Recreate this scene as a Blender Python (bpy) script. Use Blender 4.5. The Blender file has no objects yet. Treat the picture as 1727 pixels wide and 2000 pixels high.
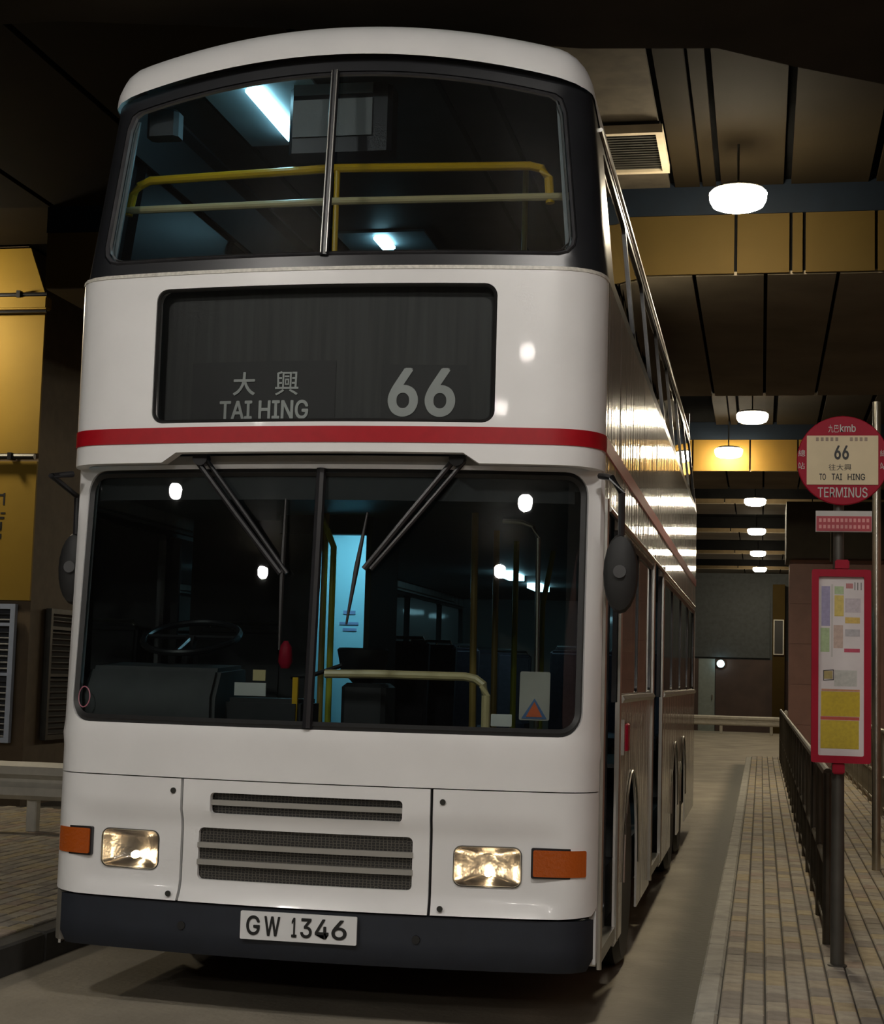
import bpy, bmesh, math, random
from mathutils import Vector, Matrix
from mathutils.geometry import delaunay_2d_cdt
random.seed(7)
SC = bpy.context.scene
COL = SC.collection
# ------------------------------------------------------------------ camera
FPX = 3150.9
cam_d = bpy.data.cameras.new('camera'); cam = bpy.data.objects.new('camera', cam_d); COL.objects.link(cam)
yaw, pitch, roll = -0.197235, 0.100854, 0.028198
fw = Vector((math.sin(yaw)*math.cos(pitch), math.cos(yaw)*math.cos(pitch), math.sin(pitch)))
rt = Vector((math.cos(yaw), -math.sin(yaw), 0)); up = rt.cross(fw)
r2 = math.cos(roll)*rt + math.sin(roll)*up; u2 = -math.sin(roll)*rt + math.cos(roll)*up
M = Matrix((r2, u2, -fw)).transposed().to_4x4(); M.translation = Vector((1.9414, -6.8824, 1.5283))
cam.matrix_world = M
cam_d.sensor_fit = 'VERTICAL'; cam_d.sensor_height = 24; cam_d.lens = 24*FPX/2000
cam_d.clip_start = .05; cam_d.clip_end = 300
SC.camera = cam
# ------------------------------------------------------------------ world, exposure
w = bpy.data.worlds.new('night'); SC.world = w; w.use_nodes = True
w.node_tree.nodes['Background'].inputs[0].default_value = (.9, .75, .55, 1)
w.node_tree.nodes['Background'].inputs[1].default_value = .004
SC.view_settings.view_transform = 'Standard'; SC.view_settings.look = 'None'
SC.view_settings.gamma = 1; SC.view_settings.exposure = 0.0
LAMP = 165.0           # radiance of the terminus lamps over the lane
LAMP_FRONT = 255.0    # lamps ahead of the bus, strength raised to brighten its front
LAMP_COL = (1, .86, .62)
FRONT_COL = (1, .95, .88)
FLUO = (.42, .84, 1)
# ------------------------------------------------------------------ materials
MATS = {}
def mat(name, col, rough=.5, metal=0, spec=.5, noise=0, nscale=8, bump=0, bscale=30, coat=0, emit=None, es=0, stretch=None, rnd=0):
    if name in MATS: return MATS[name]
    m = bpy.data.materials.new(name); m.use_nodes = True; nt = m.node_tree; b = nt.nodes['Principled BSDF']
    b.inputs['Base Color'].default_value = (*col, 1); b.inputs['Roughness'].default_value = rough
    b.inputs['Metallic'].default_value = metal; b.inputs['Specular IOR Level'].default_value = spec
    b.inputs['Coat Weight'].default_value = coat; b.inputs['Coat Roughness'].default_value = .04
    if emit: b.inputs['Emission Color'].default_value = (*emit, 1); b.inputs['Emission Strength'].default_value = es
    tc = nt.nodes.new('ShaderNodeTexCoord'); mp = nt.nodes.new('ShaderNodeMapping'); nt.links.new(tc.outputs['Object'], mp.inputs[0])
    if stretch: mp.inputs['Scale'].default_value = stretch
    last = None
    if noise:
        n = nt.nodes.new('ShaderNodeTexNoise'); n.inputs['Scale'].default_value = nscale; n.inputs['Detail'].default_value = 5
        nt.links.new(mp.outputs[0], n.inputs['Vector'])
        cr = nt.nodes.new('ShaderNodeValToRGB'); cr.color_ramp.elements[0].position = .3; cr.color_ramp.elements[1].position = .72
        cr.color_ramp.elements[0].color = (*[c*(1-noise) for c in col], 1); cr.color_ramp.elements[1].color = (*[min(1, c*(1+noise)) for c in col], 1)
        nt.links.new(n.outputs['Fac'], cr.inputs[0]); last = cr.outputs[0]
    if rnd:
        oi = nt.nodes.new('ShaderNodeObjectInfo'); ge = nt.nodes.new('ShaderNodeNewGeometry')
        ad = nt.nodes.new('ShaderNodeMath'); ad.operation = 'ADD'; fr = nt.nodes.new('ShaderNodeMath'); fr.operation = 'FRACT'
        nt.links.new(oi.outputs['Random'], ad.inputs[0]); nt.links.new(ge.outputs['Random Per Island'], ad.inputs[1]); nt.links.new(ad.outputs[0], fr.inputs[0])
        r = nt.nodes.new('ShaderNodeValToRGB'); r.color_ramp.interpolation = 'CONSTANT'
        cols = [(1, 1, 1), (.78, .78, .8), (1.12, 1.0, .72), (.92, .78, .74), (1.1, 1.08, 1.02), (.62, .6, .62), (1.0, .94, .84), (1.12, 1.0, .72)]
        while len(r.color_ramp.elements) < len(cols): r.color_ramp.elements.new(.5)
        for i, c in enumerate(cols):
            r.color_ramp.elements[i].position = i/len(cols); r.color_ramp.elements[i].color = (*c, 1)
        nt.links.new(fr.outputs[0], r.inputs[0])
        mx = nt.nodes.new('ShaderNodeMix'); mx.data_type = 'RGBA'; mx.blend_type = 'MULTIPLY'; mx.inputs['Factor'].default_value = rnd
        if last: nt.links.new(last, mx.inputs['A'])
        else: mx.inputs['A'].default_value = (*col, 1)
        nt.links.new(r.outputs[0], mx.inputs['B']); last = mx.outputs['Result']
    if last: nt.links.new(last, b.inputs['Base Color'])
    if bump:
        n2 = nt.nodes.new('ShaderNodeTexNoise'); n2.inputs['Scale'].default_value = bscale; n2.inputs['Detail'].default_value = 2
        nt.links.new(mp.outputs[0], n2.inputs['Vector'])
        bm_ = nt.nodes.new('ShaderNodeBump'); bm_.inputs['Strength'].default_value = 1; bm_.inputs['Distance'].default_value = bump
        nt.links.new(n2.outputs['Fac'], bm_.inputs['Height']); nt.links.new(bm_.outputs[0], b.inputs['Normal'])
        if coat: nt.links.new(bm_.outputs[0], b.inputs['Coat Normal'])
    MATS[name] = m; return m
def glass(name, tint, rough=.01, ior=1.5, bump=0, haze=0):
    m = bpy.data.materials.new(name); m.use_nodes = True; nt = m.node_tree; nt.nodes.clear()
    o = nt.nodes.new('ShaderNodeOutputMaterial'); mx = nt.nodes.new('ShaderNodeMixShader'); fr = nt.nodes.new('ShaderNodeFresnel'); fr.inputs[0].default_value = ior
    t = nt.nodes.new('ShaderNodeBsdfTransparent'); t.inputs[0].default_value = (*tint, 1); g = nt.nodes.new('ShaderNodeBsdfGlossy'); g.inputs['Roughness'].default_value = rough
    g.inputs[0].default_value = (1, 1, 1, 1)
    nt.links.new(fr.outputs[0], mx.inputs[0]); nt.links.new(t.outputs[0], mx.inputs[1]); nt.links.new(g.outputs[0], mx.inputs[2])
    if haze:
        d = nt.nodes.new('ShaderNodeBsdfDiffuse'); d.inputs[0].default_value = (.6, .6, .6, 1); m2 = nt.nodes.new('ShaderNodeMixShader'); m2.inputs[0].default_value = haze
        nt.links.new(mx.outputs[0], m2.inputs[1]); nt.links.new(d.outputs[0], m2.inputs[2]); nt.links.new(m2.outputs[0], o.inputs[0])
    else: nt.links.new(mx.outputs[0], o.inputs[0])
    if bump:
        tc = nt.nodes.new('ShaderNodeTexCoord'); n2 = nt.nodes.new('ShaderNodeTexNoise'); n2.inputs['Scale'].default_value = 1.5
        nt.links.new(tc.outputs['Object'], n2.inputs['Vector']); b_ = nt.nodes.new('ShaderNodeBump'); b_.inputs['Distance'].default_value = bump
        nt.links.new(n2.outputs['Fac'], b_.inputs['Height']); nt.links.new(b_.outputs[0], g.inputs['Normal'])
    MATS[name] = m; return m
def emis(name, col, s): return mat(name, (.8, .8, .8), .5, emit=col, es=s)

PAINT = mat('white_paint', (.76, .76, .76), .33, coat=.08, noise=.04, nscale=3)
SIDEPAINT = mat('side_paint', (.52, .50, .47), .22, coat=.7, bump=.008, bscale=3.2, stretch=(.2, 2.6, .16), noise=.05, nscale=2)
RED = mat('red_paint', (.36, .005, .012), .4, spec=.3, noise=.08, nscale=20)
BLACK = mat('black_trim', (.012, .012, .014), .35, noise=.2, nscale=15)
RUBBER = mat('rubber', (.01, .01, .01), .5, noise=.2, nscale=30)
GASKET = mat('gasket', (.06, .06, .065), .22, noise=.2, nscale=15)
BUMPER = mat('bumper_grey', (.012, .016, .025), .6, noise=.12, nscale=12)
CHROME = mat('chrome', (.8, .8, .78), .12, metal=1)
ALU = mat('aluminium', (.55, .54, .5), .3, metal=1, noise=.08)
DKMETAL = mat('dark_metal', (.05, .05, .045), .4, metal=.6, noise=.2)
STEEL = mat('brushed_steel', (.5, .48, .42), .3, metal=1, noise=.1, bump=.0008, bscale=40)
MIDPLASTIC = mat('grey_plastic', (.05, .05, .052), .55, noise=.15)
YELLOW = mat('yellow_rail', (.72, .42, .01), .3, noise=.06)
CREAM = mat('cream_rail', (.72, .58, .30), .32, noise=.06)
AMBER = mat('amber_lens', (.30, .055, .005), .18, coat=.5, bump=.002, bscale=60, emit=(1, .2, .01), es=.04)
WHITE = mat('white_card', (.75, .74, .7), .5, noise=.05)
INK = mat('black_ink', (.01, .01, .01), .5, noise=.1)
PLATE = mat('plate_white', (.72, .73, .74), .4, noise=.03)
SIGNRED = mat('sign_red', (.33, .005, .024), .5, spec=.2, noise=.07, nscale=6)
SIGNCREAM = mat('sign_cream', (.64, .53, .33), .45, noise=.05)
GL = glass('bus_glass', (.60, .66, .66), ior=1.5, haze=.002)
GLU = glass('upper_glass', (.55, .60, .62), ior=1.5, haze=.003)
GLS = glass('side_glass', (.22, .24, .24), ior=1.33, bump=.002)
GLD = glass('blind_glass', (.9, .92, .92), ior=1.4, haze=.004)
LENS = glass('lamp_lens', (.92, .9, .86), rough=.05, ior=1.5, haze=.03)

# ------------------------------------------------------------------ geometry helpers
class MB:
    def __init__(s): s.v = []; s.f = []
    def box(s, x0, y0, z0, x1, y1, z1):
        n = len(s.v); s.v += [(x, y, z) for z in (z0, z1) for y in (y0, y1) for x in (x0, x1)]
        s.f += [tuple(n+i for i in q) for q in ((0, 2, 3, 1), (4, 5, 7, 6), (0, 1, 5, 4), (2, 6, 7, 3), (0, 4, 6, 2), (1, 3, 7, 5))]; return s
    def cbox(s, x0, y0, z0, x1, y1, z1, c=.01):          # box with chamfered vertical and top edges
        n = len(s.v)
        ring = lambda z, i: [(x0+c+i, y0+i, z), (x1-c-i, y0+i, z), (x1-i, y0+c+i, z), (x1-i, y1-c-i, z), (x1-c-i, y1-i, z), (x0+c+i, y1-i, z), (x0+i, y1-c-i, z), (x0+i, y0+c+i, z)]
        s.v += ring(z0, 0)+ring(z1-c, 0)+ring(z1, c)
        for k in (0, 8):
            for i in range(8): j = (i+1) % 8; s.f.append((n+k+i, n+k+j, n+k+8+j, n+k+8+i))
        s.f.append(tuple(n+16+i for i in range(8))); s.f.append(tuple(n+i for i in reversed(range(8)))); return s
    def tube(s, path, r, seg=10, flat=1.0):
        P = [Vector(p) for p in path]; rings = []
        for i, p in enumerate(P):
            t = (P[min(i+1, len(P)-1)]-P[max(i-1, 0)]).normalized()
            a = Vector((0, 0, 1)) if abs(t.z) < .9 else Vector((0, 1, 0))
            u = t.cross(a).normalized(); v = u.cross(t); rr = r[i] if isinstance(r, (list, tuple)) else r
            n = len(s.v); s.v += [tuple(p+(u*math.cos(q)+v*math.sin(q)*flat)*rr) for q in [2*math.pi*k/seg for k in range(seg)]]; rings.append(n)
        for a, b in zip(rings, rings[1:]):
            for k in range(seg): j = (k+1) % seg; s.f.append((a+k, b+k, b+j, a+j))
        s.f.append(tuple(rings[0]+k for k in range(seg))); s.f.append(tuple(rings[-1]+k for k in reversed(range(seg)))); return s
    def lathe(s, prof, c, axis='z', seg=24):
        rings = []
        for r, h in prof:
            n = len(s.v)
            for k in range(seg):
                q = 2*math.pi*k/seg; a, b = r*math.cos(q), r*math.sin(q)
                p = {'z': (a, b, h), 'x': (h, a, b), 'y': (a, h, b)}[axis]; s.v.append((c[0]+p[0], c[1]+p[1], c[2]+p[2]))
            rings.append(n)
        for a, b in zip(rings, rings[1:]):
            for k in range(seg): j = (k+1) % seg; s.f.append((a+k, a+j, b+j, b+k))
        s.f.append(tuple(rings[0]+k for k in reversed(range(seg)))); s.f.append(tuple(rings[-1]+k for k in range(seg))); return s
    def prism(s, poly, a0, a1, axis='z'):
        n = len(s.v); m = len(poly)
        P = {'z': lambda p, a: (p[0], p[1], a), 'y': lambda p, a: (p[0], a, p[1]), 'x': lambda p, a: (a, p[0], p[1])}[axis]
        s.v += [P(p, a0) for p in poly]+[P(p, a1) for p in poly]
        s.f.append(tuple(n+i for i in range(m))); s.f.append(tuple(n+m+i for i in reversed(range(m))))
        for i in range(m): j = (i+1) % m; s.f.append((n+i, n+m+i, n+m+j, n+j))
        return s
    def patch(s, outer, holes, fn, step=.08, thick=.03, off=0):
        def dens(P):
            Q = []
            for a, b in zip(P, P[1:]+P[:1]):
                k = max(1, int(math.ceil(math.dist(a, b)/step)))
                Q += [(a[0]+(b[0]-a[0])*i/k, a[1]+(b[1]-a[1])*i/k) for i in range(k)]
            return Q
        loops = [dens(outer)]+[dens(h) for h in holes]
        pts, eds = [], []
        for L in loops:
            n = len(pts); pts += L; eds += [(n+i, n+(i+1) % len(L)) for i in range(len(L))]
        xs = [p[0] for p in loops[0]]; zs = [p[1] for p in loops[0]]
        nx = int((max(xs)-min(xs))/step); nz = int((max(zs)-min(zs))/step)
        for i in range(1, nx+1):
            for j in range(1, nz+1):
                p = (min(xs)+(max(xs)-min(xs))*i/(nx+1), min(zs)+(max(zs)-min(zs))*j/(nz+1))
                if inside(p, loops[0]) and not any(inside(p, h) for h in loops[1:]): pts.append(p)
        r = delaunay_2d_cdt([Vector(p) for p in pts], eds, [], 0, 1e-6)
        n = len(s.v); s.v += [tuple(fn(q[0], q[1], off)) for q in r[0]]
        for f in r[2]:
            c = (sum(r[0][i][0] for i in f)/3, sum(r[0][i][1] for i in f)/3)
            if inside(c, loops[0]) and not any(inside(c, h) for h in loops[1:]): s.f.append(tuple(n+i for i in f))
        if thick:
            for L in loops:
                n = len(s.v); m = len(L); s.v += [tuple(fn(*p, off)) for p in L]+[tuple(fn(*p, off+thick)) for p in L]
                for i in range(m): j = (i+1) % m; s.f.append((n+i, n+j, n+m+j, n+m+i))
        return s
    def ring(s, loop, inset, fn, off0, off1):      # a raised band that follows a loop (gaskets, rims)
        m = len(loop); cx = sum(p[0] for p in loop)/m; inner = []
        for i in range(m):
            a, b = loop[i-1], loop[(i+1) % m]; dx, dz = b[0]-a[0], b[1]-a[1]; l = math.hypot(dx, dz) or 1
            inner.append((loop[i][0]-dz/l*inset, loop[i][1]+dx/l*inset))
        mid = [((a[0]+b[0])/2, (a[1]+b[1])/2) for a, b in zip(loop, inner)]
        n = len(s.v); s.v += [tuple(fn(*p, off1)) for p in loop]+[tuple(fn(*p, off0)) for p in mid]+[tuple(fn(*p, off1)) for p in inner]
        for k in (0, m):
            for i in range(m): j = (i+1) % m; s.f.append((n+k+i, n+k+j, n+k+m+j, n+k+m+i))
        return s
def inside(p, P):
    x, y = p; c = False; j = len(P)-1
    for i in range(len(P)):
        xi, yi = P[i]; xj, yj = P[j]
        if (yi > y) != (yj > y) and x < (xj-xi)*(y-yi)/(yj-yi)+xi: c = not c
        j = i
    return c
def rrect(x0, z0, x1, z1, r, n=5):
    P = []
    for cx, cz, a0 in ((x1-r, z0+r, -90), (x1-r, z1-r, 0), (x0+r, z1-r, 90), (x0+r, z0+r, 180)):
        P += [(cx+r*math.cos(math.radians(a0+90*i/n)), cz+r*math.sin(math.radians(a0+90*i/n))) for i in range(n+1)]
    return P
def dens(P, step):
    Q = []
    for a, b in zip(P, P[1:]+P[:1]):
        k = max(1, int(math.ceil(math.dist(a, b)/step))); Q += [(a[0]+(b[0]-a[0])*i/k, a[1]+(b[1]-a[1])*i/k) for i in range(k)]
    return Q
def wloc(o):
    l = Vector((0, 0, 0))
    while o: l += o.location; o = o.parent
    return l
def obj(name, mb, m, parent=None, base=None, smooth=True, bevel=0, angle=35):
    """link one mesh; points are in world metres, the origin sits at the parent's base (or at base)"""
    o = bpy.data.objects.new(name, None) if mb is None else None
    b = wloc(parent) if parent else Vector(base or (0, 0, 0))
    me = bpy.data.meshes.new(name); me.from_pydata([tuple(Vector(v)-b) for v in mb.v], [], mb.f)
    bmx = bmesh.new(); bmx.from_mesh(me); bmesh.ops.recalc_face_normals(bmx, faces=bmx.faces)
    if bevel: bmesh.ops.bevel(bmx, geom=[e for e in bmx.edges if len(e.link_faces) == 2 and e.calc_face_angle(0) > .6], offset=bevel, segments=2, affect='EDGES', clamp_overlap=True)
    bmx.to_mesh(me); bmx.free()
    if smooth:
        me.shade_smooth(); me.set_sharp_from_angle(angle=math.radians(angle))
    me.materials.append(m); o = bpy.data.objects.new(name, me); COL.objects.link(o)
    if parent: o.parent = parent
    else: o.location = b
    return o
def thing(name, label, cat, loc, group=None):
    o = bpy.data.objects.new(name, None); COL.objects.link(o); o.location = loc; o.empty_display_size = .2
    o['label'] = label; o['category'] = cat
    if group: o['group'] = group
    return o
def tag(o, label, cat, group=None):
    o['label'] = label; o['category'] = cat
    if group: o['group'] = group
    return o
def struct(name, mb, m, label=None, **k):
    o = obj(name, mb, m, **k); o['kind'] = 'structure'
    if label: o['label'] = label
    return o
def dup(root, loc, label=None):
    r = root.copy(); COL.objects.link(r); r.location = loc
    if label: r['label'] = label
    for ch in list(root.children):
        c = ch.copy(); COL.objects.link(c); c.parent = r
        for g in ch.children:
            d = g.copy(); COL.objects.link(d); d.parent = c
    return r
import os
try: FONT = bpy.data.fonts.load(os.path.join(bpy.utils.system_resource('DATAFILES', path='fonts'), 'Inter.woff2'))
except Exception: FONT = None
def lay(k, p): return (p[0], p[1]-k*.00025, p[2])     # each layer of a heavy letter sits a hair in front of the last
def text_mb(txt, box, fn, bold=0.0, keep=True, space=1.0):
    """lettering fitted into box (u0,v0,u1,v1); fn maps (u,v) to a point"""
    cu = bpy.data.curves.new('t', 'FONT'); cu.body = txt
    if FONT and all(ord(c) < 256 for c in txt): cu.font = FONT
    cu.space_character = space; cu.resolution_u = 4
    to = bpy.data.objects.new('t', cu); COL.objects.link(to); bpy.context.view_layer.update()
    me = bpy.data.meshes.new_from_object(to.evaluated_get(bpy.context.evaluated_depsgraph_get()))
    mb = MB()
    if len(me.vertices):
        xs = [v.co.x for v in me.vertices]; ys = [v.co.y for v in me.vertices]
        x0, x1, y0, y1 = min(xs), max(xs), min(ys), max(ys); u0, v0, u1, v1 = box
        b = bold*(v1-v0); nv = len(me.vertices)          # heavier strokes: the outline is laid down again on a small circle
        for kq, q in enumerate([(0, 0)] if not b else [(b*math.cos(t*math.pi/4), b*math.sin(t*math.pi/4)) for t in range(8)]):
            n = len(mb.v)
            mb.v += [lay(kq, fn(u0+b+q[0]+(v.co.x-x0)/(x1-x0)*(u1-u0-2*b), v0+b+q[1]+(v.co.y-y0)/(y1-y0)*(v1-v0-2*b))) for v in me.vertices]
            mb.f += [tuple(n+i for i in p.vertices) for p in me.polygons]
    bpy.data.objects.remove(to); bpy.data.curves.remove(cu); bpy.data.meshes.remove(me)
    return mb

# ================================================================== SETTING
CONC = mat('road_concrete', (.30, .265, .205), .75, noise=.28, nscale=1.3, bump=.004, bscale=25)
struct('floor', MB().box(-22, -28, -.2, 14, 62, 0), CONC, 'worn concrete bus lane floor')
BRICK = mat('paver', (.33, .30, .25), .8, noise=.2, nscale=14, bump=.003, bscale=50, rnd=.8)
KERB = mat('kerb_concrete', (.34, .33, .29), .8, noise=.2, nscale=9, bump=.004, bscale=40)
BASE = mat('paver_joint', (.06, .055, .045), .9, noise=.2)
BW, BL = .097, .2
def paver_mesh():
    mb = MB(); c = .006; w_, l_ = BW/2-.004, BL/2-.0015
    n = 0; mb.v = [(x*w_, y*l_, -.03) for x, y in ((-1, -1), (1, -1), (1, 1), (-1, 1))]+[(x*w_, y*l_, -c) for x, y in ((-1, -1), (1, -1), (1, 1), (-1, 1))]+[(x*(w_-c), y*(l_-c), 0) for x, y in ((-1, -1), (1, -1), (1, 1), (-1, 1))]
    for k in (0, 4):
        for i in range(4): j = (i+1) % 4; mb.f.append((k+i, k+j, k+4+j, k+4+i))
    mb.f.append((8, 9, 10, 11)); return mb
def pavement(name, x0, x1, y0, y1, near, label, poly):
    base = struct(name, MB().prism(poly, 0, .135), BASE, label)
    pm = paver_mesh(); cells = []
    nc = int((x1-x0)/BW)
    for i in range(nc):
        x = x0+(i+.5)*BW; y = y0+(.5 if i % 2 else 1)*BL
        while y < y1-.1: cells.append((x, y, .15+random.uniform(-.002, .002))); y += BL
    cells.sort(key=near); ind = cells[:300] if near((0, 0, 0)) is not None else []
    first = None
    for x, y, z in ind:
        if near((x, y, z)) > 1e5: continue
        if first is None: o = first = obj('brick', pm, BRICK, smooth=False); o.parent = base; o.location = (x, y, z)
        else: o = first.copy(); COL.objects.link(o); o.parent = base; o.location = (x, y, z)
    st = MB()
    for x, y, z in cells[300:]:
        n = len(st.v); st.v += [(x+a, y+b, z+c) for a, b, c in pm.v]; st.f += [tuple(n+i for i in f) for f in pm.f]
    o = obj('brick_field', st, BRICK, parent=base, smooth=False); o['kind'] = 'stuff'
    return base
pr_ = pavement('pavement_right', 1.775, 4.28, -1.6, 25.2, lambda c: (math.hypot(c[0]-1.94, c[1]+6.9) if c[1] > -.25 and c[0] < 1.94+.079*(c[1]+6.9)+.25 else 1e6), 'grey brick pavement beside the bus',
               [(1.765, -2), (4.3, -2), (4.3, 25.4), (1.9, 25.4), (1.765, 25.1)])
pl_ = pavement('pavement_left', -6.4, -1.785, -1, 8, lambda c: (math.hypot(c[0]-1.94, c[1]+6.9) if .2 < c[1] < 5.9 and -4.6 < c[0] < -1.7 else 1e6), 'brick pavement across the lane',
               [(-9, -2), (-1.775, -2), (-1.775, 12), (-9, 12)])
GUT = mat('gutter_dark', (.30, .265, .205), .75, noise=.28, nscale=1.3, bump=.004, bscale=25)
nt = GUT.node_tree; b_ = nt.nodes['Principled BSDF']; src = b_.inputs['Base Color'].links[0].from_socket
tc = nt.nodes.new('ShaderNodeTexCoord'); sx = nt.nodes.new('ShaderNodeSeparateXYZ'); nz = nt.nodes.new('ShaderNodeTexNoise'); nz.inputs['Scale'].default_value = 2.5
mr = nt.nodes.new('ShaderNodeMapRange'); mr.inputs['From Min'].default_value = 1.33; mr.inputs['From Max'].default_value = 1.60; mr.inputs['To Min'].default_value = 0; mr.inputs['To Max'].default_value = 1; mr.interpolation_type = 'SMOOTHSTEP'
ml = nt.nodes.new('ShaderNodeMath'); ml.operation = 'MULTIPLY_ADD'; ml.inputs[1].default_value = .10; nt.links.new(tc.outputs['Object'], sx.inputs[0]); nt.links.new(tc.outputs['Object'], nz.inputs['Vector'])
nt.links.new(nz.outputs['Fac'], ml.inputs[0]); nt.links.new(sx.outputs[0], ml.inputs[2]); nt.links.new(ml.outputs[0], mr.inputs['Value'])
mx = nt.nodes.new('ShaderNodeMix'); mx.data_type = 'RGBA'; nt.links.new(mr.outputs[0], mx.inputs['Factor']); nt.links.new(src, mx.inputs['A']); mx.inputs['B'].default_value = (.085, .08, .06, 1); nt.links.new(mx.outputs['Result'], b_.inputs['Base Color'])  # road colour darkens towards the kerb
struct('gutter_right', MB().box(1.27, -3, -.05, 1.69, 24.6, .004), GUT, 'gutter strip along the kerb, darker towards it')
kr = struct('kerb_right', MB().box(1.69, -3, 0, 1.77, 24.6, .12), BASE, 'concrete kerb along the bus lane')
for k in range(30):
    y = -2.5+k*.9
    obj('kerb_stone', MB().cbox(1.672, y, 0, 1.772, y+.892, .15, .012), KERB, parent=kr)
cv = MB(); n_ = 8
for k in range(n_):
    a0, a1 = math.radians(180-90*k/n_), math.radians(180-90*(k+1)/n_)
    P = [(1.972+r*math.cos(a), 24.5+r*math.sin(a)) for r, a in ((.3, a0), (.3, a1), (.2, a1), (.2, a0))]
    cv.prism(P, 0, .15)
cv.box(1.97, 24.7, 0, 4.3, 24.8, .15)
obj('kerb_corner', cv, KERB, parent=kr, smooth=False)
kl = struct('kerb_left', MB().box(-1.77, -3, 0, -1.70, 30, .12), BASE, 'kerb of the opposite pavement')
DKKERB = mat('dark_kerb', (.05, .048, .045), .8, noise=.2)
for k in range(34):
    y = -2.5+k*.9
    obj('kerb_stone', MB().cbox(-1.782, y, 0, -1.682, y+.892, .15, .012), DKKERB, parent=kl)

# ---- ceiling with deep beams
VOID = mat('joint_black', (.004, .004, .004), 1, spec=0, noise=.2)
CEIL = mat('ceiling_dark', (.05, .042, .03), .8, noise=.2, nscale=3)
PANEL = mat('ceiling_panel', (.013, .0095, .005), .85, spec=.05, noise=.12, nscale=2)
PANELC = mat('ceiling_concrete', (.065, .055, .04), .85, spec=.15, noise=.3, nscale=5)
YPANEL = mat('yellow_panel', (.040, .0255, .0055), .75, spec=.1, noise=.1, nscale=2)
BLUE = mat('blue_band', (.002, .005, .010), .7, spec=.15, noise=.15)
SOFFIT = mat('soffit', (.13, .11, .08), .8, spec=.15, noise=.2, nscale=1.5)
struct('ceiling', MB().box(-16, -28, 5.8, 9, 62, 6.0), CEIL, 'dark ceiling slab')
bays = [struct('ceiling_bay_1', MB().box(-16, .35, 5.44, 9, 5.6, 5.8), VOID, 'first ceiling bay with brown panels'), struct('ceiling_bay_2', MB().box(-4, 11, 5.44, 9, 17.5, 5.8), VOID, 'second ceiling bay with brown panels'),
        struct('ceiling_bay_3', MB().box(-4, 19.7, 5.44, 9, 60, 5.8), VOID, 'far ceiling bays'), struct('ceiling_bay_4', MB().box(-16, 5.6, 5.775, -4.06, 8.0, 5.8), CEIL, 'ceiling bay in front of the yellow wall')]
obj('panel', MB().box(-15, 5.6, 5.755, -4.08, 7.98, 5.775), PANEL, parent=bays[3], smooth=False)
xs = [-12, -8, -4.0, -2.6, -.9, .55, 1.235, 1.45, 1.575, 2.11, 2.75, 3.4, 4.1, 5.4, 7]
for a, b in zip(xs, xs[1:]):
    g = .012 if b-a < .3 else .03
    for y0, y1 in ((.36, 5.6), (11, 17.5)):
        if y0 > 6 and a < 1: continue
        obj('panel', MB().box(a+g, y0, 5.40, b-g, y1, 5.44), PANELC if (a == .55 and y0 < 6) else PANEL, parent=bays[0 if y0 < 6 else 1], smooth=False)
def beam(name, y0, y1, seams, z0=4.7, lab=None, face=None):
    o = struct(name, MB().box(-4.05, y0+.03, z0+.02, 9, y1, 5.8), VOID, lab)
    for a, b in zip(seams, seams[1:]):
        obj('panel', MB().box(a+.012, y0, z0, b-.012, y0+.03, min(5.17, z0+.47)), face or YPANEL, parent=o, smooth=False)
    if z0 < 5: obj('blue_band', MB().box(-4.05, y0+.005, 5.175, 9, y0+.03, 5.44), BLUE, parent=o, smooth=False)
    ss = [-4.05, -2.2, -.4, 1.4, 1.95, 2.5, 3.4, 4.6, 9]
    for a, b in zip(ss, ss[1:]):
        obj('soffit_panel', MB().box(a+.015, y0+.03, z0-.01, b-.015, y1, z0+.02), SOFFIT, parent=o, smooth=False)
    return o
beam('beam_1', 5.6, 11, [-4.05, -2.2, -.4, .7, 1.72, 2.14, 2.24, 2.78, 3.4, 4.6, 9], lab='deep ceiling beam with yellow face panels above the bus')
YPANEL_LIT = mat('yellow_panel_lit', (.105, .058, .005), .6, spec=.2, noise=.1, nscale=2)  # same yellow panels; the glow of the nearby lamp is in the lighter colour
beam('beam_2', 17.5, 19.7, [-4.05, -.4, .9, 1.75, 2.45, 3.4, 4.6, 9], lab='ceiling beam with yellow panels, lamp light in their lighter colour', face=YPANEL_LIT)
for i, y in enumerate((25.4, 31.6, 38, 44)):
    beam('beam_%d' % (i+3), y, y+2, [-4.05, -.4, 1.2, 2.0, 2.9, 4.6, 9], z0=5.08, lab='far ceiling beam', face=mat('brown_panel', (.06, .042, .02), .7, spec=.15, noise=.15))
b0 = struct('beam_7', MB().prism([(-16, -.6), (-16, .35), (-1.5, .3), (0, .62), (1.03, .97), (1.7, 1.05), (2.08, 1.34), (2.55, 1.65), (6, 3.2), (9, 3.2), (9, -.6)], 4.7, 5.8), mat('haunch_dark', (.028, .024, .018), .85, spec=.1, noise=.2, nscale=2), 'dark haunched beam over the bus front')
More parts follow.
